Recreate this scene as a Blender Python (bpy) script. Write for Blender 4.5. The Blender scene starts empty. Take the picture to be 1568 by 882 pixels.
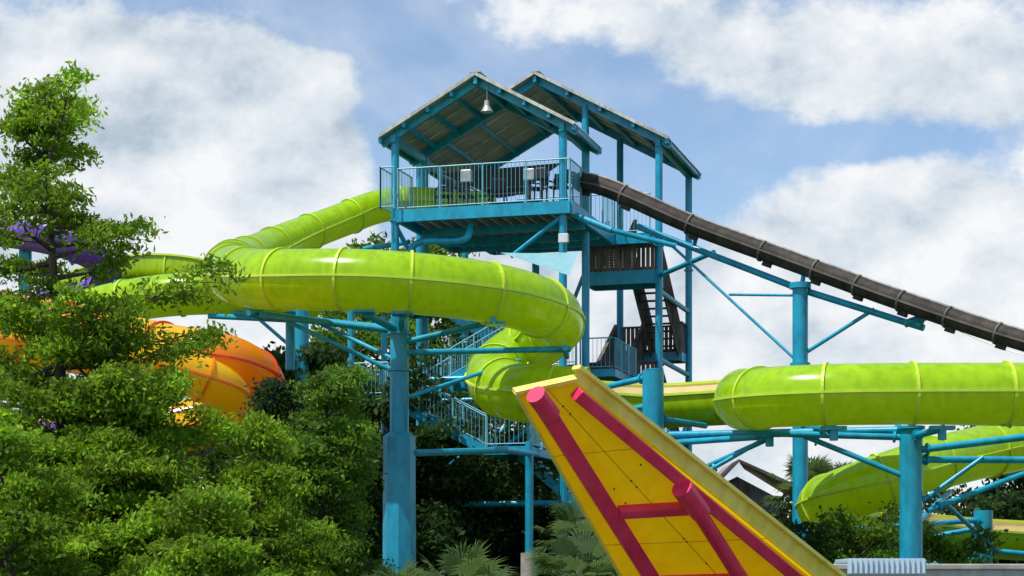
import bpy, math, random
import numpy as np
from mathutils import Vector
random.seed(5); rng=np.random.default_rng(7)
scene=bpy.context.scene
scene.view_settings.view_transform='Standard'
scene.view_settings.look='None'
scene.view_settings.exposure=0

# ------------------------------------------------------------ materials
def newmat(name):
    m=bpy.data.materials.new(name); m.use_nodes=True
    nt=m.node_tree; nt.nodes.clear()
    out=nt.nodes.new('ShaderNodeOutputMaterial')
    return m,nt,out
def noisecol(nt,c1,c2,scale,detail=4,lo=.35,hi=.65,stretch=None):
    tc=nt.nodes.new('ShaderNodeTexCoord')
    n=nt.nodes.new('ShaderNodeTexNoise'); n.inputs['Scale'].default_value=scale; n.inputs['Detail'].default_value=detail
    if stretch:
        mp=nt.nodes.new('ShaderNodeMapping'); mp.inputs['Scale'].default_value=stretch
        nt.links.new(tc.outputs['Object'],mp.inputs[0]); nt.links.new(mp.outputs[0],n.inputs['Vector'])
    else: nt.links.new(tc.outputs['Object'],n.inputs['Vector'])
    r=nt.nodes.new('ShaderNodeValToRGB')
    r.color_ramp.elements[0].position=lo; r.color_ramp.elements[1].position=hi
    r.color_ramp.elements[0].color=(*c1,1); r.color_ramp.elements[1].color=(*c2,1)
    nt.links.new(n.outputs['Fac'],r.inputs[0])
    return r.outputs[0],n.outputs['Fac']
def paint(name,c1,c2,rough=.45,scale=1.5,metal=0,bump=0.0,stretch=None,transl=0,tcol=None,spec=.5,detail=5,grime=0):
    m,nt,out=newmat(name)
    p=nt.nodes.new('ShaderNodeBsdfPrincipled')
    col,f=noisecol(nt,c1,c2,scale,detail,stretch=stretch)
    if grime:
        g,_=noisecol(nt,(1-grime,)*3,(1,1,1),5.5,9,.38,.55,stretch=(1,1,.45))
        mu=nt.nodes.new('ShaderNodeMix'); mu.data_type='RGBA'; mu.blend_type='MULTIPLY'; mu.inputs[0].default_value=1
        nt.links.new(col,mu.inputs[6]); nt.links.new(g,mu.inputs[7]); col=mu.outputs[2]
    nt.links.new(col,p.inputs['Base Color']); p.inputs['Roughness'].default_value=rough; p.inputs['Metallic'].default_value=metal
    p.inputs['Specular IOR Level'].default_value=spec
    if bump:
        b=nt.nodes.new('ShaderNodeBump'); b.inputs['Strength'].default_value=bump; b.inputs['Distance'].default_value=.02
        nt.links.new(f,b.inputs['Height']); nt.links.new(b.outputs[0],p.inputs['Normal'])
    if transl:
        t=nt.nodes.new('ShaderNodeBsdfTranslucent'); t.inputs[0].default_value=(*tcol,1)
        mx=nt.nodes.new('ShaderNodeMixShader'); mx.inputs[0].default_value=transl
        nt.links.new(p.outputs[0],mx.inputs[1]); nt.links.new(t.outputs[0],mx.inputs[2]); nt.links.new(mx.outputs[0],out.inputs[0])
    else: nt.links.new(p.outputs[0],out.inputs[0])
    return m
M={}
M['blue']=paint('blue_paint',(.005,.28,.44),(.010,.37,.56),.34,2.0,stretch=(1,1,.35),grime=.2)
M['lblue']=paint('pale_blue_paint',(.12,.42,.52),(.2,.5,.6),.5)
M['boothblue']=paint('booth_blue_sheet',(.42,.58,.72),(.55,.68,.8),.45)
M['lime']=paint('lime_fibreglass',(.33,.60,.006),(.43,.73,.012),.20,1.2,transl=.34,tcol=(.84,.9,.01),grime=.2)
M['limerib']=paint('lime_flange',(.50,.66,.03),(.58,.74,.05),.4,3)
M['cream']=paint('cream_gelcoat',(.75,.62,.30),(.85,.72,.4),.4,2)
M['orange']=paint('orange_fibreglass',(.92,.27,.005),(.95,.36,.01),.22,1.2,transl=.35,tcol=(1,.45,.01))
M['amber']=paint('amber_fibreglass',(.92,.50,.005),(.95,.60,.01),.22,1.2,transl=.35,tcol=(1,.7,.01))
M['redf']=paint('red_fibreglass',(.75,.06,.01),(.8,.09,.015),.25,1.2,transl=.3,tcol=(.9,.1,.01))
M['purple']=paint('purple_fibreglass',(.14,.04,.42),(.2,.07,.55),.35,1.2)
M['black']=paint('dark_fibreglass',(.030,.024,.020),(.065,.054,.045),.68,2.5,spec=.25,grime=.3)
M['blackrib']=paint('dark_flange',(.09,.08,.065),(.16,.14,.12),.7,2.5,spec=.3)
M['yellow']=paint('yellow_gelcoat',(.76,.52,.008),(.90,.68,.015),.38,.8,bump=.03,transl=.45,tcol=(1,.80,.01),detail=7,grime=.16)
M['yjoint']=paint('yellow_joint',(.45,.26,.01),(.55,.34,.01),.6,3)
M['yellowrim']=paint('yellow_rim',(.84,.72,.10),(.92,.82,.22),.5,3,grime=.15)
M['red']=paint('raspberry_paint',(.72,.018,.10),(.80,.04,.15),.36,3,grime=.12)
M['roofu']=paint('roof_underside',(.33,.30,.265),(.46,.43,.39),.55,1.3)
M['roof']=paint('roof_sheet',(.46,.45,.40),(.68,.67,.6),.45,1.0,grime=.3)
M['wood']=paint('weathered_wood',(.07,.055,.05),(.20,.165,.14),.85,3,stretch=(1,1,.3),grime=.3)
M['conc']=paint('concrete',(.3,.28,.25),(.42,.4,.36),.9,4,bump=.2)
M['dark']=paint('dark_plastic',(.012,.013,.016),(.03,.03,.035),.5,4)
M['white']=paint('white_paint',(.6,.62,.62),(.75,.76,.76),.5,3)
M['grate']=paint('deck_grating',(.10,.13,.15),(.16,.2,.22),.6,5)
M['steel']=paint('galvanised_steel',(.35,.37,.38),(.5,.52,.53),.45,4,metal=.4)
M['sail']=paint('shade_cloth',(.30,.62,.70),(.38,.7,.76),.8,3,transl=.4,tcol=(.45,.8,.85))
M['bark']=paint('bark',(.035,.027,.02),(.10,.08,.06),.95,6,bump=.5,stretch=(1,1,.2))
M['thatch']=paint('palm_trunk',(.07,.055,.04),(.15,.12,.09),.95,8,bump=.5)
M['shedroof']=paint('rusty_roof',(.22,.13,.08),(.5,.42,.36),.8,1.2,detail=8)
M['grass']=paint('grass_ground',(.03,.055,.015),(.07,.10,.03),.95,.6,bump=.3,detail=8)
M['path']=paint('concrete_path',(.3,.28,.25),(.4,.38,.35),.9,1.2)
M['wall']=paint('stucco',(.4,.4,.38),(.5,.5,.48),.85,1.5,grime=.2)
def leafmat(name,c1,c2,tc):
    m,nt,out=newmat(name)
    col,f=noisecol(nt,c1,c2,1.1,6,.36,.64)
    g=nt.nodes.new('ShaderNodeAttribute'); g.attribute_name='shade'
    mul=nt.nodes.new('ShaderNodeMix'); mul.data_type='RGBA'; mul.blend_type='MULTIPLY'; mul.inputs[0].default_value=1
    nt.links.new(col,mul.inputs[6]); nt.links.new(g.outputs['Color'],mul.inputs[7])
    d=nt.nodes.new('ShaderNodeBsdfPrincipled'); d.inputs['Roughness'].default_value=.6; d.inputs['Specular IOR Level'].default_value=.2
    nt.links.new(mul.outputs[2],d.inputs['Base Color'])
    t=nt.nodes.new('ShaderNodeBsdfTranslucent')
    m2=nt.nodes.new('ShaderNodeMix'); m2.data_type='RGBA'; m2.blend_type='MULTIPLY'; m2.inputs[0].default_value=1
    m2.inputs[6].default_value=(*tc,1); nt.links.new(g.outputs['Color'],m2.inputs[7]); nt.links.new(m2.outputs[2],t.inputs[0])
    mx=nt.nodes.new('ShaderNodeMixShader'); mx.inputs[0].default_value=.42
    nt.links.new(d.outputs[0],mx.inputs[1]); nt.links.new(t.outputs[0],mx.inputs[2]); nt.links.new(mx.outputs[0],out.inputs[0])
    return m
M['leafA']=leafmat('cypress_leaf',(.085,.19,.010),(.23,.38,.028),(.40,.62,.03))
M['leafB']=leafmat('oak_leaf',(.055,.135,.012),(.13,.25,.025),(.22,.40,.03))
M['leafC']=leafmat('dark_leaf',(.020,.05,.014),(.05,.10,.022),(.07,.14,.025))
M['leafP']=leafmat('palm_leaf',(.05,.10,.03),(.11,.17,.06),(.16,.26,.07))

# ------------------------------------------------------------ mesh helpers
def V(*a): return Vector(a)
class MB:
    def __init__(s): s.v=[];s.f=[]
    def add(s,vs,fs):
        o=len(s.v); s.v+= [tuple(x) for x in vs]; s.f+=[tuple(i+o for i in f) for f in fs]
    def box(s,p,q,w,h,up=V(0,0,1)):
        p=Vector(p);q=Vector(q);d=(q-p).normalized()
        if abs(d.dot(up))>.98: up=V(0.276,0.961,0)
        a=d.cross(up).normalized(); b=a.cross(d)
        a=a*w/2;b=b*h/2
        s.add([p-a-b,p+a-b,p+a+b,p-a+b,q-a-b,q+a-b,q+a+b,q-a+b],[(0,1,2,3),(7,6,5,4),(0,4,5,1),(1,5,6,2),(2,6,7,3),(3,7,4,0)])
    def cyl(s,p,q,r,r2=None,n=12,caps=True):
        if r2 is None:r2=r
        p=Vector(p);q=Vector(q);d=(q-p).normalized()
        up=V(0,0,1) if abs(d.z)<.95 else V(0,1,0)
        a=d.cross(up).normalized(); b=a.cross(d)
        vs=[];fs=[]
        for c,rr in((p,r),(q,r2)):
            for i in range(n):
                t=2*math.pi*i/n; vs.append(c+a*rr*math.cos(t)+b*rr*math.sin(t))
        for i in range(n):
            j=(i+1)%n; fs.append((i,j,n+j,n+i))
        if caps: fs.append(tuple(range(n))[::-1]); fs.append(tuple(range(n,2*n)))
        s.add(vs,fs)
    def poly(s,pts): s.add(pts,[tuple(range(len(pts)))])
    def slab(s,pts,nrm,th):
        nrm=Vector(nrm)*th; n=len(pts); a=[Vector(p) for p in pts]; b=[p+nrm for p in a]
        fs=[tuple(range(n)),tuple(range(2*n-1,n-1,-1))]+[(i,i+n,(i+1)%n+n,(i+1)%n) for i in range(n)]
        s.add(a+b,fs)
def empty(name,loc=(0,0,0)):
    e=bpy.data.objects.new(name,None); scene.collection.objects.link(e); return e
def obj(name,mb,mat,parent=None,smooth=False,bevel=0):
    me=bpy.data.meshes.new(name); me.from_pydata(mb.v,[],mb.f); me.update()
    me.materials.append(M[mat])
    if smooth:
        me.polygons.foreach_set('use_smooth',[True]*len(me.polygons))
        try: me.set_sharp_from_angle(angle=math.radians(40))
        except Exception: pass
    o=bpy.data.objects.new(name,me); scene.collection.objects.link(o)
    if parent: o.parent=parent
    if bevel:
        b=o.modifiers.new('b','BEVEL'); b.width=bevel; b.segments=2
    return o
def spline(pts,step=.18):
    P=[Vector(p) for p in pts]; P=[P[0]*2-P[1]]+P+[P[-1]*2-P[-2]]
    dense=[]
    for i in range(1,len(P)-2):
        p0,p1,p2,p3=P[i-1:i+3]
        t0=0;t1=t0+(p1-p0).length**.5;t2=t1+(p2-p1).length**.5;t3=t2+(p3-p2).length**.5
        for k in range(24):
            t=t1+(t2-t1)*k/24
            A1=(p0*(t1-t)+p1*(t-t0))/(t1-t0);A2=(p1*(t2-t)+p2*(t-t1))/(t2-t1);A3=(p2*(t3-t)+p3*(t-t2))/(t3-t2)
            B1=(A1*(t2-t)+A2*(t-t0))/(t2-t0);B2=(A2*(t3-t)+A3*(t-t1))/(t3-t1)
            dense.append((B1*(t2-t)+B2*(t-t1))/(t2-t1))
    dense.append(P[-2].copy())
    for _ in range(30):
        dense=[dense[0]]+[(dense[i-1]+dense[i]*2+dense[i+1])/4 for i in range(1,len(dense)-1)]+[dense[-1]]
    out=[dense[0]];acc=0
    for a,b in zip(dense,dense[1:]):
        acc+=(b-a).length
        if acc>=step: out.append(b);acc=0
    return out
def frames(path):
    F=[]
    for i,c in enumerate(path):
        t=(path[min(i+1,len(path)-1)]-path[max(i-1,0)]).normalized()
        s=t.cross(V(0,0,1)).normalized(); u=s.cross(t); F.append((c,s,u,t))
    return F
def sweep(mb,F,prof,closed=True,sc=None):
    vs=[];fs=[];n=len(prof)
    for i,(c,s,u,t) in enumerate(F):
        k=sc(i/(len(F)-1)) if sc else 1
        for a,b in prof: vs.append(c+s*a*k+u*b*k)
    for i in range(len(F)-1):
        for j in range(n if closed else n-1):
            k=(j+1)%n; fs.append((i*n+j,i*n+k,(i+1)*n+k,(i+1)*n+j))
    mb.add(vs,fs)
def circ(r,n=36): return [(r*math.cos(2*math.pi*i/n),r*math.sin(2*math.pi*i/n)) for i in range(n)]
def tube(parent,pts,r,mat,ribmat,ribs=1.5,alt=None,pre='tube',sc=None,seam=True):
    path=spline(pts,.15); F=frames(path)
    if alt:
        per=int(ribs/.15)*2
        a=MB();b=MB();k=0;i=0
        while i<len(F)-1:
            seg=F[i:i+per+1]
            if len(seg)>1: sweep(a if k%2==0 else b,seg,circ(r))
            i+=per;k+=1
        obj(pre+'_shell',a,mat,parent,True)
        if b.v: obj(pre+'_shell_alternate',b,alt,parent,True)
    else:
        a=MB(); sweep(a,F,circ(r),sc=sc); obj(pre+'_shell',a,mat,parent,True)
    m=MB(); st=max(2,int(ribs/.15)); k_=1
    for i in range(1,len(F)-1,st):
        c,s,u,t=F[i]; k_=sc(i/(len(F)-1)) if sc else 1
        ro=r*k_+.045
        G=[(c-t*.03,s,u,t),(c+t*.03,s,u,t)]
        sweep(m,G,circ(ro))
        for cc,_,_,_ in G:
            vs=[];n=36
            for rr in(r*k_-.005,ro):
                for x,y in circ(rr): vs.append(cc+s*x+u*y)
            m.add(vs,[(j,(j+1)%n,n+(j+1)%n,n+j) for j in range(n)])
    obj(pre+'_joint_flanges',m,ribmat,parent)
    if seam:
        m=MB()
        for sg in(1,-1):
            sweep(m,[(c+s*sg*(r*((sc(i/(len(F)-1))) if sc else 1)),s,u,t) for i,(c,s,u,t) in enumerate(F)],[(-sg*.01,-.024),(sg*.05,-.024),(sg*.05,.024),(-sg*.01,.024)])
        obj(pre+'_seam',m,ribmat,parent)
    return F
def flume(parent,pts,r,pre,farhi=.35,farside=1):
    path=spline(pts,.15); F=frames(path)
    o=MB();i_=MB()
    pr=[]
    pr.append((-farside*r,.12))
    for k in range(19):
        a=math.pi+math.pi*k/18
        pr.append((farside*r*math.cos(a),r*math.sin(a)))
    pr.append((farside*r,farhi*.5)); pr.append((farside*r*.98,farhi))
    sweep(o,F,pr,False)
    pi=[(x*.93,(y*.93 if y<0 else y)) for x,y in pr]
    sweep(i_,F,pi,False)
    obj(pre+'_outer_shell',o,'lime',parent,True); obj(pre+'_inner_surface',i_,'cream',parent,True)
    m=MB()
    for x,y in(pr[0],pr[-1]):
        sweep(m,F,[(x-.06,y-.03),(x+.06,y-.03),(x+.06,y+.03),(x-.06,y+.03)])
    for i in range(1,len(F)-1,11):
        c,s,u,t=F[i]
        G=[(c-t*.035,s,u,t),(c+t*.035,s,u,t)]
        sweep(m,G,[(x*1.06,y*1.06) for x,y in pr],False)
    obj(pre+'_flanges',m,'limerib',parent)

# ------------------------------------------------------------ sky / world
SUN=V(-.50,-.36,1.25).normalized()
el=math.asin(SUN.z); az=math.atan2(SUN.x,SUN.y)
w=bpy.data.worlds.new('World'); scene.world=w; w.use_nodes=True; nt=w.node_tree; nt.nodes.clear()
out=nt.nodes.new('ShaderNodeOutputWorld')
sky=nt.nodes.new('ShaderNodeTexSky'); sky.sky_type='NISHITA'; sky.sun_disc=False
sky.sun_elevation=el; sky.sun_rotation=az; sky.air_density=1.0; sky.dust_density=.1; sky.ozone_density=4.0
bg=nt.nodes.new('ShaderNodeBackground'); bg.inputs[1].default_value=.15
nt.links.new(sky.outputs[0],bg.inputs[0])
tc=nt.nodes.new('ShaderNodeTexCoord'); sx=nt.nodes.new('ShaderNodeSeparateXYZ'); nt.links.new(tc.outputs['Generated'],sx.inputs[0])
def mth(op,a,b=None,c=None):
    n=nt.nodes.new('ShaderNodeMath'); n.operation=op
    for i,x in enumerate((a,b,c)):
        if x is None: continue
        if isinstance(x,(int,float)): n.inputs[i].default_value=x
        else: nt.links.new(x,n.inputs[i])
    return n.outputs[0]
ay=mth('ADD',mth('ABSOLUTE',sx.outputs[1]),.06)
U=mth('MULTIPLY',mth('DIVIDE',sx.outputs[0],ay),3.19)
W=mth('MULTIPLY',mth('DIVIDE',sx.outputs[2],ay),3.19)
cb=nt.nodes.new('ShaderNodeCombineXYZ'); nt.links.new(U,cb.inputs[0]); nt.links.new(mth('MULTIPLY',W,1.25),cb.inputs[1])
def noise(scale,det,rough,off=(0,0,0),dist=0):
    mp=nt.nodes.new('ShaderNodeMapping'); mp.inputs['Location'].default_value=off
    nt.links.new(cb.outputs[0],mp.inputs[0])
    n=nt.nodes.new('ShaderNodeTexNoise'); n.inputs['Scale'].default_value=scale; n.inputs['Detail'].default_value=det; n.inputs['Roughness'].default_value=rough
    n.inputs['Distortion'].default_value=dist
    nt.links.new(mp.outputs[0],n.inputs['Vector']); return n.outputs['Fac']
blobs=[(-.37,.70,.16,.13,1.6),(-.66,.76,.30,.16,.85),(-.78,.55,.3,.3,.9),(-.42,.50,.34,.12,1.1),(-.10,.93,.34,.04,.5),
 (.25,.87,.26,.07,.8),(.52,.79,.28,.07,.85),(.78,.82,.22,.12,.95),(.57,.56,.18,.11,1.35),(.80,.48,.2,.14,1.0),(.42,.42,.35,.12,.9),
 (.3,.22,.8,.2,1.0),(-.3,.25,.6,.2,1.0),(-.02,.42,.3,.12,.65),(-.17,.62,.06,.18,-.7),(.20,.65,.14,.09,-.8),(-.29,.87,.08,.05,-.6),(-.6,.89,.2,.03,-.3),(.50,.68,.22,.028,-.7),(-.02,.78,.15,.06,-.2)]
tot=None
for u0,v0,a,b,amp in blobs:
    du=mth('DIVIDE',mth('SUBTRACT',U,u0),a); dv=mth('DIVIDE',mth('SUBTRACT',W,v0),b)
    g=mth('EXPONENT',mth('MULTIPLY',mth('ADD',mth('MULTIPLY',du,du),mth('MULTIPLY',dv,dv)),-1))
    g=mth('MULTIPLY',g,amp); tot=g if tot is None else mth('ADD',tot,g)
n1=noise(4.8,15,.60,(3.1,2.2,1))
n1b=noise(4.8,15,.60,(3.1+.04,2.2-.07,1))
d=mth('ADD',tot,mth('MULTIPLY',mth('SUBTRACT',n1,.5),2.3))
mr=nt.nodes.new('ShaderNodeMapRange'); mr.interpolation_type='SMOOTHSTEP'; mr.inputs[1].default_value=.20; mr.inputs[2].default_value=.80
nt.links.new(d,mr.inputs[0])
veil=noise(1.8,9,.62,(7,1,2),.5)
mv=nt.nodes.new('ShaderNodeMapRange'); mv.interpolation_type='SMOOTHSTEP'; mv.inputs[1].default_value=.38; mv.inputs[2].default_value=.72; mv.inputs[3].default_value=.07; mv.inputs[4].default_value=.5
nt.links.new(veil,mv.inputs[0])
cov=mth('MAXIMUM',mth('MULTIPLY',mr.outputs[0],.97),mv.outputs[0])
slope=mth('MULTIPLY',mth('SUBTRACT',n1,n1b),2.3)
n2=noise(1.7,6,.5,(9,6,3))
lit=mth('ADD',mth('ADD',mth('MULTIPLY',mth('SUBTRACT',n2,.5),2.3),.64),slope)
cr=nt.nodes.new('ShaderNodeValToRGB'); cr.color_ramp.elements[0].color=(.44,.54,.64,1); cr.color_ramp.elements[1].color=(.95,.96,.97,1)
e_=cr.color_ramp.elements.new(.5); e_.color=(.72,.78,.84,1)
nt.links.new(lit,cr.inputs[0])
bc=nt.nodes.new('ShaderNodeBackground'); bc.inputs[1].default_value=1.0; nt.links.new(cr.outputs[0],bc.inputs[0])
mx=nt.nodes.new('ShaderNodeMixShader'); nt.links.new(cov,mx.inputs[0]); nt.links.new(bg.outputs[0],mx.inputs[1]); nt.links.new(bc.outputs[0],mx.inputs[2]); nt.links.new(mx.outputs[0],out.inputs[0])
sl=bpy.data.lights.new('sun','SUN'); sl.energy=5.0; sl.angle=math.radians(.5); sl.color=(1,.96,.88)
so=bpy.data.objects.new('sun',sl); scene.collection.objects.link(so); so.rotation_euler=(-SUN).to_track_quat('-Z','Y').to_euler()

# ------------------------------------------------------------ camera
cam=bpy.data.cameras.new('camera'); co=bpy.data.objects.new('camera',cam); scene.collection.objects.link(co)
co.location=(0,0,1.7); co.rotation_euler=(math.radians(90),0,0); cam.lens=68.9; cam.sensor_width=36; cam.shift_y=.2927; cam.clip_end=4000; cam.clip_start=.1
scene.camera=co

# ------------------------------------------------------------ ground
m=MB(); m.poly([(-1500,-300,0),(1500,-300,0),(1500,2500,0),(-1500,2500,0)]); obj('ground',m,'grass')
m=MB(); m.poly([(-30,2,.004),(30,2,.004),(30,16,.004),(-30,16,.004)]); obj('path',m,'path')

# ------------------------------------------------------------ tower
cs,sn=.961,.276
def T(s,t,z): return V(1.56+cs*s+sn*t,60-sn*s+cs*t,z)
tower=empty('water_slide_tower')
R_=V(cs,-sn,0); B_=V(sn,cs,0)
def roof(pre,s0,s1,t0,t1,ze,zr,oh,ohf):
    sm=(s0+s1)/2; half=(s1-s0)/2; k=(zr-ze)/half
    e0=s0-oh; e1=s1+oh
    top=MB();un=MB();fr=MB();edge=MB()
    for sg,e in((-1,e0),(1,e1)):
        n=int((t1-t0+2*ohf)/.06)
        vs=[];fs=[]
        ze_=zr-k*abs(e-sm)
        for i in range(n+1):
            t=t0-ohf+(t1-t0+2*ohf)*i/n; dz=.02*math.sin(i*math.pi/1.5)
            vs+= [T(sm,t,zr+.13+dz),T(e,t,ze_+.13+dz)]
        for i in range(n): fs.append((2*i,2*i+1,2*i+3,2*i+2))
        top.add(vs,fs)
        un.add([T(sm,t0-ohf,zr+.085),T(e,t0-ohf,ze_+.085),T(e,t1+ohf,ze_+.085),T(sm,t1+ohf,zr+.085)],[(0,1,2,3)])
        for j in range(1,4):
            t=t0+(t1-t0)*j/4
            edge.box(T(sm,t,zr+.05),T(e,t,ze_+.05),.06,.05)
        for t in (t0,t1):
            fr.box(T(sm,t,zr-.06),T(e,t,ze_-.06),.12,.24)
        for j in range(1,5):
            f=j/4; ss=sm+(e-sm)*f*.985; zz=zr-k*abs(ss-sm)
            fr.box(T(ss,t0-ohf*.9,zz-.02),T(ss,t1+ohf*.9,zz-.02),.10,.15)
        for t in(t0-ohf,t1+ohf):
            edge.box(T(sm,t,zr+.11),T(e,t,ze_+.11),.03,.10)
        ss=s0 if sg<0 else s1
        fr.box(T(ss,t0-.2,ze-.2),T(ss,t1+.2,ze-.2),.16,.22)
    fr.box(T(sm,t0-ohf*.9,zr-.1),T(sm,t1+ohf*.9,zr-.1),.12,.2)
    edge.box(T(sm,t0-ohf,zr+.16),T(sm,t1+ohf,zr+.16),.35,.03)
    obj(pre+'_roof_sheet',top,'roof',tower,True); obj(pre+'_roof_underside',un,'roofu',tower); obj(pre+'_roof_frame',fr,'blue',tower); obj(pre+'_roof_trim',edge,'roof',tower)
roof('front',-5.44,0,0,2.9,15.95,17.45,.45,.35)
roof('rear',-6.9,1.6,6.7,12.0,16.85,19.15,.4,.4)
ps=MB()
for s,t,z0,z1 in [(-5.44,0,0,15.9),(0,0,0,15.9),(-5.44,2.9,0,15.9),(0,2.9,0,15.9),
   (-.95,6.7,0,18.1),(1.6,6.7,0,16.8),(-.95,12,0,18.1),(1.6,12,0,16.8),(-6.9,6.7,0,16.8),(-6.9,12,0,16.8),(-2.7,6.7,0,13.2)]:
    ps.cyl(T(s,t,z0),T(s,t,z1),.125,n=14)
    ps.cyl(T(s,t,z0),T(s,t,.05),.3,n=12)
    for zz in (4.3,8.2,13.3): ps.cyl(T(s,t,zz-.12),T(s,t,zz-.06),.17,n=14)
for z in(4.3,8.2):
    for a,b in [((-5.44,0),(0,0)),((-5.44,2.9),(0,2.9)),((-5.44,0),(-5.44,6.7)),((0,0),(0,6.7)),((-.95,6.7),(1.6,6.7)),((-6.9,6.7),(-.95,6.7))]:
        ps.cyl(T(a[0],a[1],z),T(b[0],b[1],z),.09,n=10)
for a,b,z0,z1 in [((-5.44,2.9),(0,2.9),4.3,8.2),((-5.44,0),(-3,0),4.1,6.0),((-6.9,6.7),(-2.7,6.7),4.3,8.2),((-2.7,6.7),(-.95,6.7),8.2,12.5),((1.6,6.7),(1.6,12),4,8)]:
    ps.cyl(T(a[0],a[1],z0),T(b[0],b[1],z1),.07,n=8)
ps.cyl(T(0,0,13.1),T(-1.65,-.05,11.9),.07,n=8)
ps.cyl(T(-5.44,0,13.1),T(-5.0,.9,11.9),.07,n=8)
for z in (11.7,9.4,7.0,14.6):
    ps.cyl(T(1.6,6.7,z),T(1.6,12,z),.09,n=8)
ps.cyl(T(-5.4,1.2,12.75),T(-7.2,2.0,12.75),.09,n=8)
obj('posts_and_bracing',ps,'blue',tower,True)
pp=MB()
pth=spline([T(-5.0,.2,11.7),T(-4.95,.2,12.4),T(-4.6,.2,12.55),T(-3.4,.1,12.5),T(-3.1,.1,12.6),T(-3.05,.3,13.1)],.1)
sweep(pp,frames([p+V(0,.001*i,0) for i,p in enumerate(pth)]),circ(.11,12)); obj('under_deck_pipe',pp,'blue',tower,True)
dk=MB();gr=MB();jo=MB()
Z=13.5
def frect(mb,s0,s1,t0,t1,z,w_=.12,h_=.38):
    mb.box(T(s0,t0,z-h_/2),T(s1,t0,z-h_/2),w_,h_); mb.box(T(s0,t1,z-h_/2),T(s1,t1,z-h_/2),w_,h_)
    mb.box(T(s0,t0+w_/2,z-h_/2),T(s0,t1-w_/2,z-h_/2),w_,h_); mb.box(T(s1,t0+w_/2,z-h_/2),T(s1,t1-w_/2,z-h_/2),w_,h_)
frect(dk,-5.3,.28,-.2,5.6,Z)
for i in range(1,14):
    s=-5.3+5.58*i/14
    jo.box(T(s,-.13,Z-.16),T(s,5.5,Z-.16),.06,.2)
for t in(1.9,3.8): dk.box(T(-5.2,t,Z-.38),T(.2,t,Z-.38),.14,.24)
gr.slab([T(-5.24,-.14,Z-.05),T(.22,-.14,Z-.05),T(.22,5.5,Z-.05),T(-5.24,5.5,Z-.05)],(0,0,1),.03)
frect(dk,-4.2,1.5,5.75,6.6,Z,h_=.34)
gr.slab([T(-4.1,5.8,Z-.05),T(1.4,5.8,Z-.05),T(1.4,6.5,Z-.05),T(-4.1,6.5,Z-.05)],(0,0,1),.03)
obj('deck_edge_beams',dk,'blue',tower); obj('deck_joists',jo,'steel',tower); obj('deck_floor',gr,'grate',tower)
def rail(mb,p,q,h=1.05,sp=.13,r=.008,post=1.3,bt=.08):
    p=Vector(p);q=Vector(q);L=(q-p).length;n=max(1,int(L/sp))
    up=V(0,0,1)
    mb.cyl(p+up*h,q+up*h,.024,n=6); mb.cyl(p+up*bt,q+up*bt,.016,n=6)
    for i in range(n+1):
        c=p+(q-p)*i/n; mb.cyl(c+up*bt,c+up*h,r,n=4,caps=False)
    k=max(1,round(L/post))
    for i in range(k+1):
        c=p+(q-p)*i/k; mb.cyl(c,c+up*(h+.02),.028,n=6)
rl=MB()
for a,b in [((-5.3,-.15),(.25,-.15)),((.25,-.1),(.25,2.6)),((-5.3,-.1),(-5.3,1.2)),((-3.0,5.5),(.1,5.5)),((.25,4.2),(.25,5.6)),
            ((-5.75,-.5),(-5.3,-.5)),((-5.75,-.5),(-5.75,.6)),((.3,5.7),(1.5,5.7))]:
    rail(rl,T(a[0],a[1],Z),T(b[0],b[1],Z),1.3)
obj('deck_railing',rl,'lblue',tower)
cv=MB(); cv.slab([T(-5.0,3.3,15.35),T(-.9,3.3,15.45),T(-2.5,3.4,14.5),T(-3.1,3.4,14.45)],B_,.04)
obj('dark_v_panel',cv,'dark',tower)  # dark V panel, added to stand in for the rear roof's underside
st=MB();tr=MB();sr=MB()
def flight(p,q,wd,side,n,stm,trm,rm,rh=.9,rails=True,solid=None):
    p=Vector(p);q=Vector(q);side=Vector(side).normalized()
    for k in(0,1):
        o=side*wd*k
        stm.box(p+o-V(0,0,.12),q+o-V(0,0,.12),.06,.28)
        if rails: rail(rm,p+o,q+o,rh,.13)
        if solid is not None:
            L=(q-p).length;nn=int(L/.16)
            for i in range(nn):
                c=p+(q-p)*(i+.5)/nn+o
                solid.box(c-V(0,0,.15),c+V(0,0,.95),.13,.025)
            solid.box(p+o+V(0,0,.97),q+o+V(0,0,.97),.12,.06)
    for i in range(n):
        c=p+(q-p)*(i+.5)/n; a=(q-p); a.z=0; a=a.normalized()
        trm.slab([c-a*.13,c+a*.13,c+a*.13+side*wd,c-a*.13+side*wd],(0,0,1),.04)
sd=B_
def landing(s0,s1,t0,t1,z,rails):
    frect(st,s0,s1,t0,t1,z,.08,.24)
    tr.slab([T(s0+.04,t0+.04,z-.04),T(s1-.04,t0+.04,z-.04),T(s1-.04,t1-.04,z-.04),T(s0+.04,t1-.04,z-.04)],(0,0,1),.03)
    for a,b in rails: rail(sr,T(a[0],a[1],z),T(b[0],b[1],z),1.0,.13)
landing(-1.8,-.5,-2.2,1.0,5.9,[((-1.8,-2.2),(-.5,-2.2)),((-.5,-2.2),(-.5,1.0))])
landing(-6.2,-5.0,-1.9,1.1,7.55,[((-6.2,-1.9),(-5.0,-1.9)),((-6.2,-1.9),(-6.2,1.1))])
landing(-1.8,-.4,-.2,2.2,9.2,[((-1.8,-.2),(-.4,-.2)),((-.4,-.2),(-.4,2.2)),((-1.8,2.2),(-.4,2.2))])
landing(-6.0,-4.6,.9,3.4,10.85,[((-6.0,.9),(-4.6,.9)),((-6.0,.9),(-6.0,3.4))])
landing(-4.6,-.4,3.2,4.4,8.9,[((-4.6,3.2),(-.4,3.2)),((-4.6,4.4),(-.4,4.4))])
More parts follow.
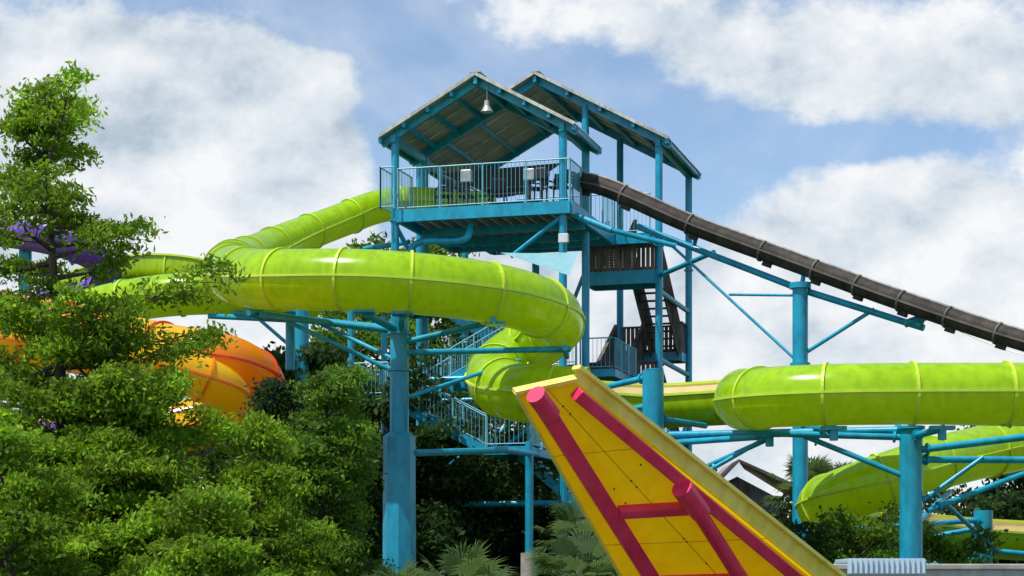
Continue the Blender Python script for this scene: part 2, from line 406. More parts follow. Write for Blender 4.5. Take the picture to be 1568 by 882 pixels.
landing(-.2,.9,3.0,6.3,8.7,[((-.2,3.0),(.9,3.0)),((.9,3.0),(.9,6.3))])
flight(T(-5.0,-2.1,7.55),T(-1.8,-2.1,5.9),1.0,sd,9,st,tr,sr)
flight(T(-5.0,.05,7.55),T(-1.8,.05,9.2),.95,sd,9,st,tr,sr)
flight(T(-4.6,1.2,10.85),T(-1.8,1.2,9.2),.95,sd,9,st,tr,sr)
flight(T(-4.4,4.6,8.9),T(-1.4,4.6,7.0),.95,sd,9,st,tr,sr)
flight(T(-1.4,1.0,5.9),T(.6,2.2,4.0),1.0,V(-sn,-cs,0),10,st,tr,sr,rails=False)
flight(T(.6,2.2,4.0),T(2.8,2.3,2.0),1.0,V(-sn,-cs,0),10,st,tr,sr,rails=False)
for s,t in((-6.2,-1.9),(-6.2,1.1)):
    st.cyl(T(s,t,0),T(s,t,10.4),.1,n=10)
st.cyl(T(-.35,-2.6,2.7),T(-.35,-2.6,6.0),.12,n=12)
st.cyl(V(-2.4,48,5.0),V(-.2,52,5.35),.09,n=10); st.cyl(V(-.2,52,5.35),V(1.2,62.6,5.9),.09,n=10)
rail(sr,T(-4.9,3.9,7.6),T(-.3,3.9,7.6),1.0,.13)
obj('stair_frames',st,'blue',tower); obj('stair_treads',tr,'steel',tower); obj('stair_railings',sr,'lblue',tower)
pd=MB(); pd.cyl(T(-.35,-2.6,0),T(-.35,-2.6,2.72),.26,.25,n=16); obj('concrete_pedestal',pd,'conc',tower,True)
wd=MB();wb=MB()
def boards(p,q,h=1.0):
    p=Vector(p);q=Vector(q);L=(q-p).length;n=int(L/.15)
    for i in range(n):
        a=p+(q-p)*(i+.08)/n;b=p+(q-p)*(i+.92)/n; hh=h+random.uniform(-.015,.015)
        wd.box((a+b)/2+V(0,0,-.1),(a+b)/2+V(0,0,hh),.125,.03,up=(q-p).normalized().cross(V(0,0,1)))
    wd.box(p+V(0,0,h),q+V(0,0,h),.14,.06); 
def wland(z,s0=-.85,s1=1.5,t0=6.5,t1=7.7):
    a,b,c,d_=T(s0,t0,z),T(s1,t0,z),T(s1,t1,z),T(s0,t1,z)
    boards(a,b); boards(b,c); boards(a,d_)
    wd.slab([a,b,c,d_],(0,0,1),.05); frect(wb,s0,s1,t0,t1,z-.06,.1,.45)
    for i in range(1,6): 
        s=s0+(s1-s0)*i/6; wd.box(T(s,t0+.1,z-.12),T(s,t1-.1,z-.12),.05,.18)
wland(12.45); wland(8.3); wland(4.6)
for z in(10.2,6.2):
    a,b=T(-.85,11.9,z),T(1.5,11.9,z)
    wd.slab([T(-.85,10.9,z),T(1.5,10.9,z),T(1.5,12,z),T(-.85,12,z)],(0,0,1),.05)
    boards(a,b); boards(T(1.5,10.9,z),T(1.5,11.95,z))
    frect(wb,-.85,1.5,10.9,11.95,z-.06,.1,.3)
for (z0,z1,s,d1,d2) in [(12.45,10.2,.45,7.7,10.9),(8.3,10.2,-.85,7.7,10.9),(8.3,6.2,.45,7.7,10.9),(4.6,6.2,-.85,7.7,10.9),(12.45,13.7,-.85,7.7,9.6)]:
    flight(T(s,d1,z0),T(s,d2,z1),1.0,R_,10,wd,wd,None,rails=False,solid=wd)
obj('wooden_stairs',wd,'wood',tower); obj('wooden_stair_beams',wb,'blue',tower)
lp=MB(); c=T(-2.4,-.1,17.2); lp.cyl(c,c-V(0,0,.45),.02,n=6); lp.cyl(c-V(0,0,.45),c-V(0,0,.62),.08,.1,n=12); lp.cyl(c-V(0,0,.62),c-V(0,0,.8),.1,.2,n=14,caps=False)
obj('pendant_lamp',lp,'steel',tower,True)
lp=MB(); c=T(.1,-.3,12.2); lp.box(c,c+V(0,0,.28),.3,.16); lp.cyl(c+V(0,.1,.14),c+V(-.05,.35,.2),.03,n=6); obj('floodlight',lp,'white',tower,bevel=.02)
m=MB(); a=V(-.35,57,11.45);b=V(1.95,57.5,11.55);c=V(1.65,56.2,10.65)
N=8;vs=[];fs=[];idx={}
for i in range(N+1):
    for j in range(N+1-i):
        u,v=i/N,j/N;ww=1-u-v; p=a*ww+b*u+c*v; p=p-V(0,0,1)*(.9*u*v*ww*2+.1*(u*ww)); idx[(i,j)]=len(vs);vs.append(p)
for i in range(N):
    for j in range(N-i):
        fs.append((idx[(i,j)],idx[(i+1,j)],idx[(i,j+1)]))
        if j<N-i-1: fs.append((idx[(i+1,j)],idx[(i+1,j+1)],idx[(i,j+1)]))
m.add(vs,fs); obj('shade_sail',m,'sail',smooth=True)

def chair(name,s,t,ang,hi=.45):
    e=empty(name); m=MB(); c=T(s,t,13.5); a=V(math.cos(ang),math.sin(ang),0); b=V(-a.y,a.x,0)
    for x in(-.22,.22):
        for y in(-.2,.2):
            m.cyl(c+a*x*1.15+b*y*1.15,c+a*x+b*y+V(0,0,hi),.026,n=6)
        m.cyl(c+a*x-b*.22+V(0,0,hi),c+a*x-b*.3+V(0,0,hi+.5),.026,n=6)
        m.box(c+a*x*1.1-b*.24+V(0,0,hi+.22),c+a*x*1.1+b*.2+V(0,0,hi+.22),.06,.035)
        m.cyl(c+a*x*1.1+b*.18+V(0,0,hi),c+a*x*1.1+b*.18+V(0,0,hi+.22),.022,n=6)
    obj('frame',m,'dark',e)
    m=MB(); m.box(c-b*.22+V(0,0,hi),c+b*.22+V(0,0,hi),.46,.05); obj('seat',m,'dark',e,bevel=.015)
    m=MB()
    for k in range(4):
        z=hi+.14+k*.1; m.box(c-a*.22-b*(.24+.02*k)+V(0,0,z),c+a*.22-b*(.24+.02*k)+V(0,0,z),.03,.085)
    obj('backrest',m,'dark',e)
chair('deck_chair',-4.0,.5,.3,.5); chair('deck_chair',-3.4,1.0,-.4,.55); chair('deck_chair',-1.0,.7,2.0,.6); chair('deck_chair',-.3,1.2,1.0,.7); chair('deck_chair',-2.3,.8,.2,.5); chair('deck_chair',-.3,.4,2.6,.55)
def podium(name,s,t,mat,h=.95):
    e=empty(name); c=T(s,t,13.5); m=MB(); m.box(c,c+V(0,0,h*.7),.09,.09); m.box(c,c+V(0,0,.05),.5,.5); obj('stand',m,'dark',e)
    m=MB(); m.box(c+V(0,0,h*.68),c+V(0,0,h),.36,.2); obj('control_box',m,mat,e,bevel=.03)
podium('slide_control_panel',-1.15,.3,'steel',1.15); podium('slide_control_panel',-3.2,.35,'steel',1.25); podium('slide_control_panel',-.75,.25,'dark',1.15)
e=empty('picnic_table'); m=MB(); c=T(-2.0,1.0,13.5)
m.box(c-R_*.8+V(0,0,.7),c+R_*.8+V(0,0,.7),.7,.05)
for k in(-.6,.6):
    m.box(c+R_*k-B_*.5,c+R_*k+B_*.2+V(0,0,.7),.08,.05); m.box(c+R_*k+B_*.5,c+R_*k-B_*.2+V(0,0,.7),.08,.05)
for k in(-.65,.65): m.box(c-R_*.8+B_*k+V(0,0,.42),c+R_*.8+B_*k+V(0,0,.42),.24,.04)
obj('table_frame',m,'dark',e)

# ------------------------------------------------------------ green slide
gs=empty('green_water_slide')
up_=[T(-3.2,3.3,14.1),(-3.9,63.3,14.1),(-5.46,62,13.3),(-6.78,60,12.35),(-7.6,57.5,11.4),(-7.8,55,10.75),(-7.45,52,10.1),(-7.0,49.8,9.65)]
loop=up_+[(-6.3,48.2,9.3),(-5.39,47.2,9.12),(-3.59,46.5,9.0),
 (-1.75,46.6,8.88),(-.22,47.3,8.75),(.72,48.4,8.62),(1.1,49.8,8.5),(.9,51.2,8.3),(.2,51.9,7.95),(-.35,51.2,7.45),(-.42,50,6.95),(.05,48.9,6.6),(.95,48.4,6.45),(1.9,48.2,6.4)]
tube(gs,loop,.73,'lime','limerib',pre='upper_tube',sc=lambda f:.72+.28*min(1,max(0,(f-.14)/.2)))
flume(gs,[(1.8,48.2,6.35),(2.6,48.1,6.28),(3.46,47.9,6.22),(4.7,47.0,6.2),(5.6,46.2,6.18),(6.6,45.8,6.17)],.62,'link_flume',.5,-1)
ring=[(5.6,46.2,6.2),(6.6,45.8,6.18),(8.4,45.6,6.15),(11,45.6,6.1),(13.6,44.9,6.0),(14.6,43,5.86),(13.6,41,5.74),(11,40.2,5.68),(8.6,40,5.66),(6.6,40.1,5.65),(5.45,40.7,5.66),(5.0,41.9,5.72),(5.25,43.4,5.88),(6.0,44.8,6.08)]
tube(gs,ring,.63,'lime','limerib',pre='right_loop')
low=[(20,49,6.4),(16,51,5.9),(12.7,50,5.3),(10.5,48,4.78),(8.95,47,4.28),(8.05,47.3,3.95),(7.75,48.8,3.75),(8.3,50.4,3.6),(9.6,52,3.42)]
tube(gs,low,.66,'lime','limerib',pre='lower_tube')
flume(gs,[(9.3,51.8,3.42),(10.4,52.9,3.35),(12,54,3.22),(14.4,54.8,3.07),(20,55,2.9)],.62,'lower_flume',.5,-1)
gs2=empty('green_water_slide')
tube(gs2,[(-16,60,9.4),(-13,58.5,9.9),(-10.8,57.5,10.2),(-8.8,57.2,10.3),(-6,59,10.4)],.62,'lime','limerib',pre='rear_tube')
flume(gs2,[(-15,66,11.6),(-12.6,64,11.95),(-10.6,62.5,11.8),(-8.6,61.5,11.3),(-7,60.6,10.9)],.5,'rear_flume',.45,1)

# ------------------------------------------------------------ dark slide
bs=empty('dark_water_slide')
path=[T(.1,1.6,14.45),(2.9,60.7,14.1),(5.4,59.6,12.75),(8.2,58.3,11.45),(11.2,56.4,9.95),(14.4,54,8.4),(19,51,6.6),(24,48,5.2)]
F=tube(bs,path,.28,'black','blackrib',ribs=1.35,pre='chute',seam=False)
m=MB(); sweep(m,[(c+u*.30,s,u,t) for c,s,u,t in F],[(-.05,-.02),(.05,-.02),(.05,.02),(-.05,.02)]); obj('top_edge_strip',m,'roof',bs)
m=MB(); sweep(m,F,[(.25,-.03),(.33,-.03),(.33,.03),(.25,.03)]); obj('side_flange',m,'blackrib',bs)
m=MB()
for i in range(2,len(F)-1,9):
    c,s,u,t=F[i]; m.box(c-t*.13-u*.33-s*.0,c+t*.13-u*.33-s*.0,.18,.14)
obj('brackets',m,'black',bs)
bt=empty('slide_support_truss'); m=MB()
m.cyl(V(3.9,61,12.95),V(5.6,60.3,12.15),.1); m.cyl(V(5.6,60.3,12.15),V(8.6,58.2,10.55),.1); m.cyl(V(8.6,58.2,10.55),V(11.9,56.6,9.2),.1)
m.cyl(V(8.53,58,0),V(8.53,58,10.6),.23,n=18); m.cyl(V(8.53,58,10.55),V(8.53,58,10.72),.32,.32,n=18)
m.cyl(V(8.53,58,8.1),V(8.53,58,8.35),.3,n=18)
m.cyl(V(4.7,60.6,12.5),V(8.45,58,8.4),.045); m.cyl(V(6.6,59.5,10.6),V(8.5,58,10.35),.04); m.cyl(V(8.6,58,8.6),V(10.6,57.3,9.85),.06)
m.cyl(V(11.4,56.8,9.35),V(11.9,56.4,9.5),.12); m.box(V(11.7,56.6,9.25),V(11.95,56.5,9.75),.2,.2)
m.cyl(T(.2,.4,13.2),T(1.5,.2,12.6),.1); m.cyl(T(1.5,.2,12.6),T(3.4,.6,12.1),.08);m.cyl(T(1.6,6.7,12.2),T(4.2,2.6,12.2),.08)
for p,q in [((5.6,60.3,12.2),(5.65,60.1,12.5)),((8.6,58.2,10.6),(8.65,58.1,11.0)),((11.8,56.6,9.3),(11.8,56.0,9.5))]: m.cyl(V(*p),V(*q),.07)
obj('truss_members',m,'blue',bt,True)
m=MB()
pts=spline([(11.9,56.5,9.6),(13.5,55.5,8.6),(16,54,7.6),(20,52,6.4)],.4)
sweep(m,frames(pts),circ(.012,5)); obj('guy_cable',m,'steel',bt)

# ------------------------------------------------------------ support columns
def support(name,segs,pipes,saddles=()):
    e=empty(name); m=MB()
    for p,q,r,r2 in segs: m.cyl(p,q,r,r2,n=20)
    obj('column',m,'blue',e,True)
    m=MB()
    for p,q,r in pipes:
        m.cyl(p,q,r,n=12)
        p=Vector(p);q=Vector(q);d=(q-p).normalized(); m.cyl(p+d*.28,p+d*.33,r+.05,n=12)
    for c,l in saddles:
        c=Vector(c); m.box(c-V(l/2,0,0),c+V(l/2,0,0),.25,.08); m.cyl(c-V(0,0,.25),c,.09)
    obj('arms',m,'blue',e,True)
    return e
e=empty('slide_support_column'); m=MB(); m.cyl((-2.76,48,0),(-2.76,48,5.4),.42,.395,n=8); m.cyl((-2.76,48,5.4),(-2.76,48,5.5),.395,.26,n=8); obj('lower_column',m,'blue',e)
m=MB(); m.cyl((-2.76,48,5.45),(-2.76,48,8.3),.235,.225,n=22); m.cyl((-2.76,48,7.0),(-2.76,48,7.06),.29,n=22)
m.cyl((-2.76,48,7.9),(-2.76,48,7.96),.29,n=22); obj('upper_column',m,'blue',e,True)
m=MB()
for p,q,r in [((-2.6,48,7.46),(1.45,48.6,7.62),.075),((-2.6,48,7.72),(-.4,47.2,8.12),.075),((-2.6,48,6.35),(.2,49.5,7.45),.05),
  ((-2.9,48,8.0),(-6.2,48.2,8.42),.085),((-2.9,48,8.05),(-7.2,51,8.85),.085),((-2.9,48,7.0),(-5.5,48.3,8.25),.055),((-2.9,48,7.3),(-4.8,49.5,8.35),.055),
  ((-5.6,49.5,7.2),(-5.6,49.5,8.6),.12),((-2.8,48,8.0),(-3.5,46.6,8.22),.09),((-2.7,48,8.0),(-2.6,46.6,8.15),.09),((-6.4,47.6,8.38),(-6.4,50.2,8.6),.07),((-.45,46.7,8.1),(-.35,47.8,8.1),.08),
  ((1.3,48.2,7.6),(1.4,50.4,7.66),.08)]:
    m.cyl(p,q,r)
for c in((-3.5,46.5,8.24),(-2.6,46.5,8.2),(-.4,47.2,8.05),(-6.4,48.8,8.55),(1.2,49.6,7.75)):
    c=Vector(c); m.box(c-V(.25,0,0),c+V(.25,0,0),.5,.06)
obj('arms',m,'blue',e,True)
support('slide_support_column',[((3.24,45,0),(3.24,45,6.7),.245,.245),((3.24,45,6.7),(3.24,45,6.73),.25,.1)],[((3.2,45,6.55),(.2,48.2,6.15),.075),((3.3,45,5.2),(8.5,42,5.08),.085),((3.3,45,5.0),(5.6,43,5.02),.07),((3.4,45,4.0),(5.7,43,5.0),.06),((3.3,45,5.6),(4.6,46.6,5.55),.07),((3.3,45,5.9),(1.0,47.8,5.75),.06)],[((5.6,42.6,5.02),.5)])
support('slide_support_column',[((8.55,42,0),(8.55,42,5.1),.25,.245),((8.55,42,5.1),(8.55,42,5.16),.3,.3)],[((8.5,42,4.92),(5.6,42.2,5.02),.07),((6.3,42.3,4.98),(8.5,42,4.05),.06),((4.2,43.2,4.2),(5.6,43,5.0),.05),
  ((8.6,42,4.64),(11.4,42,4.98),.08),((8.6,42,4.45),(11.6,43,4.5),.075),((8.9,42,3.35),(11.6,43,4.35),.06),((8.7,42,3.5),(10.1,42,4.5),.05),((8.6,42,4.95),(8.8,40,4.95),.08),((8.6,42,4.95),(8.9,45.2,5.4),.08),((6.6,40.2,4.95),(6.7,45,5.4),.07),((8.6,42,3.0),(10.5,47,4.0),.07)],
  [((8.8,40.1,4.97),.5),((6.6,40.2,4.97),.5)])
support('slide_support_column',[((12.5,52,0),(12.5,52,3.75),.25,.25)],[((12.5,52,3.5),(8.0,48.5,3.1),.07),((12.5,52,3.3),(9.5,52.4,2.75),.07),((12.5,52,3.0),(10.4,48.3,4.05),.06),((12.5,52,2.4),(9.5,52,3.0),.05),((12.5,52,2.7),(15,52.5,2.5),.07),((12.5,52,3.2),(13,54.2,2.6),.07),((12.5,52,2.3),(9.4,52,2.3),.06)])
support('slide_support_column',[((15.2,52,0),(15.2,52,6),.22,.22)],[((15.2,52,5.2),(12.6,50,4.6),.07)])
support('slide_support_column',[((-5.9,55,0),(-5.9,55,9.6),.2,.2)],[((-5.9,55,9.4),(-7.6,54.5,9.7),.08),((-5.9,55,9.2),(-8.8,57,9.6),.08),((-5.9,55,8.2),(-7.4,55,9.5),.05)])
support('slide_support_column',[((-12,60,0),(-12,60,11.1),.2,.2)],[((-12,60,9),(-12.5,58.5,9.2),.08)])

# ------------------------------------------------------------ orange slide
os_=empty('orange_water_slide')
tube(os_,[(-19,49,9.0),(-14.5,48.5,8.6),(-11.4,47.5,8.1),(-9.2,46.4,7.55),(-7.6,45.2,7.1),(-6.75,44.9,6.95),(-6.1,45.6,6.7),(-6.0,46.8,6.35),(-6.5,47.8,6.0),(-8,48.2,5.7),(-12,48,5.2)],.62,'orange','redf',alt='amber',ribs=1.3,pre='tube')
tube(os_,[(-15,43,7.9),(-11.5,43,7.2),(-8.6,43.2,6.75),(-7.2,43.4,6.45),(-6.5,43.8,6.15),(-6.4,44.6,5.8),(-7.2,45.4,5.4),(-10,46,5)],.5,'amber','orange',ribs=1.6,pre='inner_tube')
m=MB(); m.cyl((-9,46.5,0),(-9,46.5,6.9),.2); m.cyl((-9,46.5,6.8),(-7,45.0,6.4),.08); obj('support_column',m,'blue',os_,True)
pu=empty('purple_water_slide')
tube(pu,[(-26,62,13.2),(-20,60.5,12.9),(-16,60,12.6),(-13.9,60.4,12.3),(-12.9,62,11.9),(-13.6,64,11.4),(-17,65,10.8)],.42,'purple','purple',pre='tube')
m=MB(); m.cyl((-15,60.4,0),(-15,60.4,12.1),.2); obj('support_column',m,'blue',pu,True)
tube(pu,[(-16,44,6.2),(-12,44,5.3),(-8.2,45.4,5.0),(-6.6,47.4,5.5),(-6.5,49,6.0)],.35,'purple','purple',pre='lower_tube')

# ------------------------------------------------------------ yellow ramp (seen from below)
yr=empty('yellow_slide_ramp')
A=V(.05,23,3.98);B=V(.745,23.3,4.16);C=V(5.40,27.5,.92);D=V(2.07,27,.89)
NR=((D-A).cross(B-A)).normalized()
if NR.y>0: NR=-NR
def RP(u,v,off=0):
    p=(A*(1-u)+D*u)*(1-v)+(B*(1-u)+C*u)*v
    return p+NR*off
m=MB();N=12
for off in(0,-.06):
    vs=[];fs=[]
    for i in range(N+1):
        for j in range(N+1): vs.append(RP(i/N,j/N,off))
    for i in range(N):
        for j in range(N): fs.append((i*(N+1)+j,i*(N+1)+j+1,(i+1)*(N+1)+j+1,(i+1)*(N+1)+j))
    m.add(vs,fs)
    if off==0: obj('underside_panel',m,'yellow',yr,True); m=MB()
obj('riding_surface',m,'yellow',yr,True)
m=MB()
m.add([RP(0,1,-.02),RP(1,1,-.02),RP(1,1,-.02)+V(.06,-.05,.27),RP(0,1,-.02)+V(.03,-.03,.15)],[(0,1,2,3)])
m.box(RP(0,1,-.02)+V(.03,-.03,.15),RP(1,1,-.02)+V(.06,-.05,.27),.14,.05)
m.box(RP(-.002,-.01,-.03),RP(-.002,1.04,-.03),.05,.10,up=NR); m.box(RP(0,-.004,-.03),RP(1,-.004,-.03),.03,.08,up=NR)
obj('rim',m,'yellowrim',yr)
m=MB()
for v in(.5,): m.box(RP(.0,v,.004),RP(1,v,.004),.006,.008)
for u in(.22,.56): m.box(RP(u,.0,.004),RP(u,1,.004),.008,.008)
obj('panel_joints',m,'yjoint',yr)
m=MB()
for i in range(30):
    u=random.random();v=random.choice([.1,.32,.5,.7,.93]); p=RP(u,v,.0); q=RP(u,v,.015); m.cyl(p,q,.012,n=6)
obj('bolts',m,'dark',yr)
m=MB()
def rb(u0,v0,u1,v1,w_=.17,o=.12,h=.16): m.box(RP(u0,v0,o),RP(u1,v1,o),w_,h,up=NR)
rb(.0,.26,1,.13,.20,.12); rb(.02,.84,1,.91,.15,.1)
rb(.42,.22,.42,.87,.12,.1); rb(.70,.18,.70,.60,.12,.1); rb(.80,.55,.80,.89,.12,.1)
obj('frame_beams',m,'red',yr,bevel=.012)
m=MB()
q=RP(.70,.60,.22); m.cyl(RP(.33,.84,.2),RP(.42,.78,.2),.14,n=16)
m.cyl(RP(.38,.80,.2),q,.10,n=14); m.cyl(q,V(q.x,q.y,0),.11,n=14)
q2=RP(.72,.16,.2); m.cyl(q2+V(0,0,.1),V(q2.x,q2.y,0),.11,n=14)
m.cyl(RP(-.01,.26,.16),RP(.06,.255,.16),.12,n=14)
m.cyl(RP(.68,.62,.2),RP(.95,.75,.2),.08,n=12)
obj('support_posts',m,'red',yr,True)

# ------------------------------------------------------------ vegetation
def leafmesh(name,C_,L,Wd,mat,parent,shade,hang=0.3):
    n=len(C_)
    d=rng.normal(size=(n,3)); d[:,2]-=hang; d/=np.linalg.norm(d,axis=1)[:,None]
    r=rng.normal(size=(n,3)); r[:,2]*=.5; e=np.cross(d,r); e/=np.linalg.norm(e,axis=1)[:,None]
    l=(L*rng.uniform(.6,1.3,n))[:,None]; w_=(Wd*rng.uniform(.7,1.3,n))[:,None]
    v=np.stack([C_-d*l/2,C_+e*w_/2,C_+d*l/2,C_-e*w_/2],1).reshape(-1,3)
    me=bpy.data.meshes.new(name); me.vertices.add(4*n); me.vertices.foreach_set('co',v.ravel())
    me.loops.add(4*n); me.loops.foreach_set('vertex_index',np.arange(4*n,dtype=np.int32))
    me.polygons.add(n); me.polygons.foreach_set('loop_start',np.arange(0,4*n,4,dtype=np.int32)); me.polygons.foreach_set('loop_total',np.full(n,4,dtype=np.int32))
    me.update(calc_edges=True)
    ca=me.color_attributes.new('shade','FLOAT_COLOR','POINT')
    sh=np.repeat(shade*rng.uniform(.7,1.3,n),4); col=np.stack([sh,sh,sh,np.ones_like(sh)],1); ca.data.foreach_set('color',col.ravel().astype(np.float32))
    me.materials.append(M[mat]); o=bpy.data.objects.new(name,me); scene.collection.objects.link(o); o.parent=parent
def tree(name,x,y,H,R,mat='leafA',base=.12,nb=80,per=60,leaf=(.13,.05),prof='cone',trunk=.2,tuft=.17,up=.25,sub=5,thin=()):
    """tapered trunk, tapering limbs, each limb carries side twigs that end in flattened leaf sprays"""
    e=empty(name); c0=V(x,y,0); m=MB()
    lean=V(random.uniform(-.03,.03),random.uniform(-.03,.03),0)
    seg=8
    def ctr(h): return c0+lean*H*h+V(.1*math.sin(5*h+x),0,H*h*.97)
    for i in range(seg):
        a=i/seg;b=(i+1)/seg
        m.cyl(ctr(a),ctr(b),trunk*(1-a*.88),trunk*(1-b*.88),n=10,caps=False)
    Cs=[];Sh=[]
    lob=[random.uniform(0,6.28) for _ in range(4)]
    for i in range(nb):
        h=base+(1-base)*((i+.5)/nb)**.85
        if prof=='cone': rad=R*(1-h)**.8*min(1,.6+h*2)+.22
        else:
            q=(h-base)/(1-base); rad=R*math.sqrt(max(.03,1-(2*q-.85)**2/1.35))
        th=i*2.39996+random.uniform(-.5,.5)
        rad*=random.uniform(.5,1.25)*(1+.28*math.sin(2*th+lob[0]+h*7)+.2*math.sin(3*th+lob[1]-h*11))
        rt=random.random()
        if any(a<h<b and rt<pr for a,b,pr in thin): continue
        p=ctr(h); el_=random.uniform(-.1,up*2) if h<.88 else 1.0
        q=p+V(math.cos(th)*rad,math.sin(th)*rad,rad*el_)
        mid=(p+q)/2+V(0,0,-.10*rad)
        m.cyl(p,mid,.025*R/2+.012,.02,n=5,caps=False); m.cyl(mid,q,.02,.006,n=5,caps=False)
        bsh=random.uniform(.6,1.25)
        d=(q-p).normalized(); s=d.cross(V(0,0,1)).normalized()
        nsub=max(2,int(sub*(.4+rad/R*1.1)))
        for k in range(nsub):
            f=.3+.7*(k+.7)/nsub
            b0=mid+(q-mid)*(2*f-1) if f>.5 else p+(mid-p)*2*f
            side=1 if k%2 else -1
            tl=rad*.42*(1.15-f)+.18
            tip=b0+(d*.75+s*side*random.uniform(.4,1)+V(0,0,random.uniform(-.15,.3))).normalized()*tl
            if k==nsub-1: tip=q
            else: m.cyl(b0,tip,.012,.004,n=4,caps=False)
            n=int(per*random.uniform(.6,1.4)); ts=tuft*random.uniform(.6,1.35)
            tt=rng.uniform(.35,1.15,n)[:,None]
            base_=np.array(b0)*(1-tt)+np.array(tip)*tt
            pts=base_+rng.normal(size=(n,3))*np.array([ts,ts,ts*.42])
            pts[:,2]-= .35*np.hypot(pts[:,0]-base_[:,0],pts[:,1]-base_[:,1])
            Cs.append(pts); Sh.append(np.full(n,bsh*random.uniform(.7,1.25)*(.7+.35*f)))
    obj('trunk_and_limbs',m,'bark',e,True)
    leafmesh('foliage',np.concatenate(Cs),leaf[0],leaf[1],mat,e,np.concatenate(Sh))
    return e
tree('cypress_tree',-6.9,30,9.2,3.3,'leafA',.15,110,75,(.12,.042),tuft=.125,sub=8,trunk=.17,thin=((.58,.80,.42),(.8,.95,.15)))
tree('cypress_tree',-9.6,34,6.9,2.6,'leafA',.1,65,75,(.13,.05),tuft=.15,sub=8)
tree('cypress_tree',-5.95,29.2,5.5,1.15,'leafA',.35,55,75,(.11,.042),'round',tuft=.13,sub=7,trunk=.12)
tree('cypress_tree',-5.35,28.5,4.6,1.8,'leafA',.08,75,85,(.11,.042),tuft=.13,sub=8,trunk=.12)
tree('cypress_tree',-6.2,24,3.5,1.7,'leafA',.1,60,85,(.10,.038),tuft=.12,sub=7,trunk=.1)
tree('cypress_tree',-7.9,26,4.9,2.0,'leafA',.1,65,80,(.11,.042),tuft=.13,sub=7,trunk=.12)
tree('cypress_tree',-3.9,25,2.7,1.0,'leafA',.1,50,75,(.10,.038),tuft=.12,sub=6,trunk=.08)
tree('cypress_tree',-3.8,29,4.1,1.0,'leafA',.1,50,75,(.11,.04),tuft=.12,sub=6,trunk=.08)
tree('cypress_tree',-3.3,35,5.5,1.0,'leafB',.05,70,75,(.12,.045),tuft=.13,sub=6,trunk=.12)
tree('cypress_tree',-4.6,40,5.9,1.2,'leafC',.05,60,80,(.14,.055),tuft=.18,sub=7)
tree('cypress_tree',-4.0,44,6.6,1.0,'leafB',.05,55,70,(.13,.05),tuft=.16,sub=6,trunk=.12)
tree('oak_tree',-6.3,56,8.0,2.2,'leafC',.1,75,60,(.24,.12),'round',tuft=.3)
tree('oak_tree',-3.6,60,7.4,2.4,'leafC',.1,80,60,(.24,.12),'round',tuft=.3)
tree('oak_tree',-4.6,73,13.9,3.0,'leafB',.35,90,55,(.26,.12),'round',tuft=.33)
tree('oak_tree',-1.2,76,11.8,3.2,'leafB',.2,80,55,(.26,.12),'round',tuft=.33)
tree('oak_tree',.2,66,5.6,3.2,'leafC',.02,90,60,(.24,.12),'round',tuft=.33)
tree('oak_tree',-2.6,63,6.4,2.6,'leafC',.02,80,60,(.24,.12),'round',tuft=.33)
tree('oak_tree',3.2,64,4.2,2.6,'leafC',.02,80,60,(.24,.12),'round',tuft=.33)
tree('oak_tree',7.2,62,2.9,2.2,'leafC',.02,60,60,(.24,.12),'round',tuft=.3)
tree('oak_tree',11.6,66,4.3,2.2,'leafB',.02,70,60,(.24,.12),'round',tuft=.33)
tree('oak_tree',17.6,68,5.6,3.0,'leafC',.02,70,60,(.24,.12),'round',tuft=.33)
tree('shrub',8.0,45,2.8,1.5,'leafB',.02,70,60,(.13,.07),'round',trunk=.08,tuft=.2)
tree('shrub',6.3,44,2.5,1.2,'leafC',.02,60,60,(.13,.07),'round',trunk=.08,tuft=.18)
tree('shrub',10.6,47,2.5,1.3,'leafB',.02,50,60,(.13,.07),'round',trunk=.08,tuft=.18)
Cs=[];Sh=[]
for i in range(420):
    x=random.uniform(-60,70);y=random.uniform(95,120);z=random.uniform(.3,4.6)+1.0*math.sin(x*.35)
    n=80; Cs.append(rng.normal(size=(n,3))*np.array([1.1,1,.6])+np.array([x,y,max(.3,z)])); Sh.append(np.full(n,random.uniform(.6,1.2)))
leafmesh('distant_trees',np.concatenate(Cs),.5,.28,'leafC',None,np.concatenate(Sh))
def palm(name,x,y,H,R,nf=34,trunkr=.16):
    e=empty(name); m=MB()
    for i in range(10):
        a=i/10;b=(i+1)/10; m.cyl(V(x+.05*math.sin(3*a),y,H*a),V(x+.05*math.sin(3*b),y,H*b),trunkr*1.15,trunkr*.95,n=12)
    obj('trunk',m,'thatch',e)
    m=MB(); top=V(x,y,H)
    for i in range(nf):
        th=i*2.4+random.uniform(-.3,.3); elv=random.uniform(-.5,1.3); d=V(math.cos(th)*math.cos(elv),math.sin(th)*math.cos(elv),math.sin(elv))
        L=R*random.uniform(.45,.6); hub=top+d*L; droop=V(0,0,-1)
        m.cyl(top,hub,.015,.01,n=4,caps=False)
        sd=d.cross(V(0,0,1)).normalized()
        for k in range(-9,10):
            an=k/9*1.35; dd=(d*math.cos(an)+sd*math.sin(an)).normalized(); l=R*.55*(1-.25*abs(k)/9)*random.uniform(.85,1.1)
            q=hub+dd*l*.6; t_=q+dd*l*.4+droop*l*random.uniform(.15,.3); wv=dd.cross(d.cross(sd)).normalized()*.017*R
            if wv.length<1e-4: wv=sd*.02
            m.add([hub,q-wv,t_,q+wv],[(0,1,2,3)])
    me=obj('fronds',m,'leafP',e)
    ca=me.data.color_attributes.new('shade','FLOAT_COLOR','POINT'); ca.data.foreach_set('color',np.ones(len(me.data.vertices)*4,dtype=np.float32))
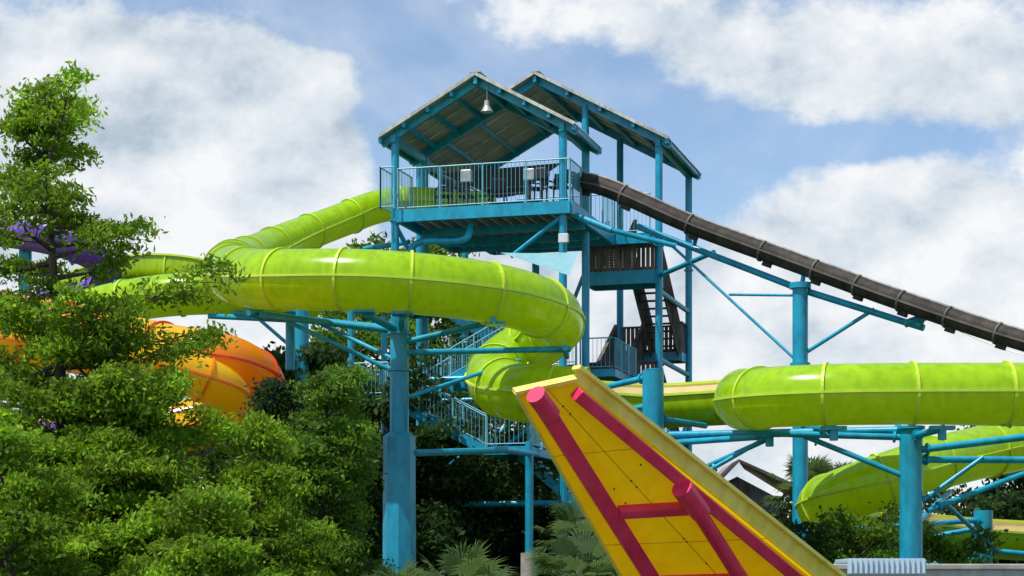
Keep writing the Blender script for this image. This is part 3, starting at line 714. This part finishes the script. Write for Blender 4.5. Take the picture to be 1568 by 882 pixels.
palm('palm_tree',-.75,30,1.4,1.1); palm('palm_tree',1.35,38,1.6,1.4); palm('palm_tree',-2.0,34,1.3,1.0)
palm('palm_tree',9.7,64,4.6,1.7,44); palm('palm_tree',11.0,66,4.6,1.6,44); palm('palm_tree',1.9,55,2.9,1.5); palm('palm_tree',10.1,50,2.6,1.3)

# ------------------------------------------------------------ shed, wall, booth
e=empty('wooden_shed'); m=MB()
x0,x1,y0,y1=7.6,10.6,74,79; xm=9.1-.6
m.slab([(x0+.2,y0,0),(x1-.2,y0,0),(x1-.2,y0,4.9),(xm,y0,5.9),(x0+.2,y0,4.9)],(0,1,0),4.8); obj('walls',m,'wood',e)
m=MB()
m.slab([(x0-.6,y0-.6,4.85),(xm,y0-.6,6.4),(xm,y1+.4,6.4),(x0-.6,y1+.4,4.85)],(0,0,1),.12)
m.slab([(x1+.6,y0-.6,5.2),(xm+.002,y0-.6,6.4),(xm+.9,y1+.4,6.5),(x1+.9,y1+.4,5.2)],(0,0,1),.12); obj('roof',m,'shedroof',e)
m=MB(); m.box((xm-.5,y0-.03,4.4),(xm+.5,y0-.03,4.4),.05,.8); obj('window',m,'dark',e)
m=MB(); 
for x in(x0-.1,xm,x1+.4): m.cyl((x,y0-.5,0),(x,y0-.5,4.95),.09)
obj('porch_posts',m,'wood',e)
e=empty('boundary_wall'); m=MB(); m.box((4.9,33,1.0),(14,33,1.0),.2,2.0); obj('wall_body',m,'wall',e)
m=MB(); m.box((4.9,33,2.05),(14,33,2.05),.3,.1); obj('coping',m,'conc',e,bevel=.02)
e=empty('ticket_booth'); m=MB(); m.box((5.75,30.6,0),(5.75,30.6,1.85),1.0,1.0); obj('walls',m,'lblue',e)
m=MB()
for i in range(15):
    x=5.18+i*.08; m.box((x,29.98,1.92),(x,29.98,2.14),.04,.03); m.box((x,30.0,2.135),(x,31.3,2.135),.04,.03)
m.box((5.14,30.02,2.02),(6.34,30.02,2.02),.04,.22); m.box((5.14,30.65,2.10),(6.34,30.65,2.10),1.22,.03); obj('corrugated_roof',m,'boothblue',e)
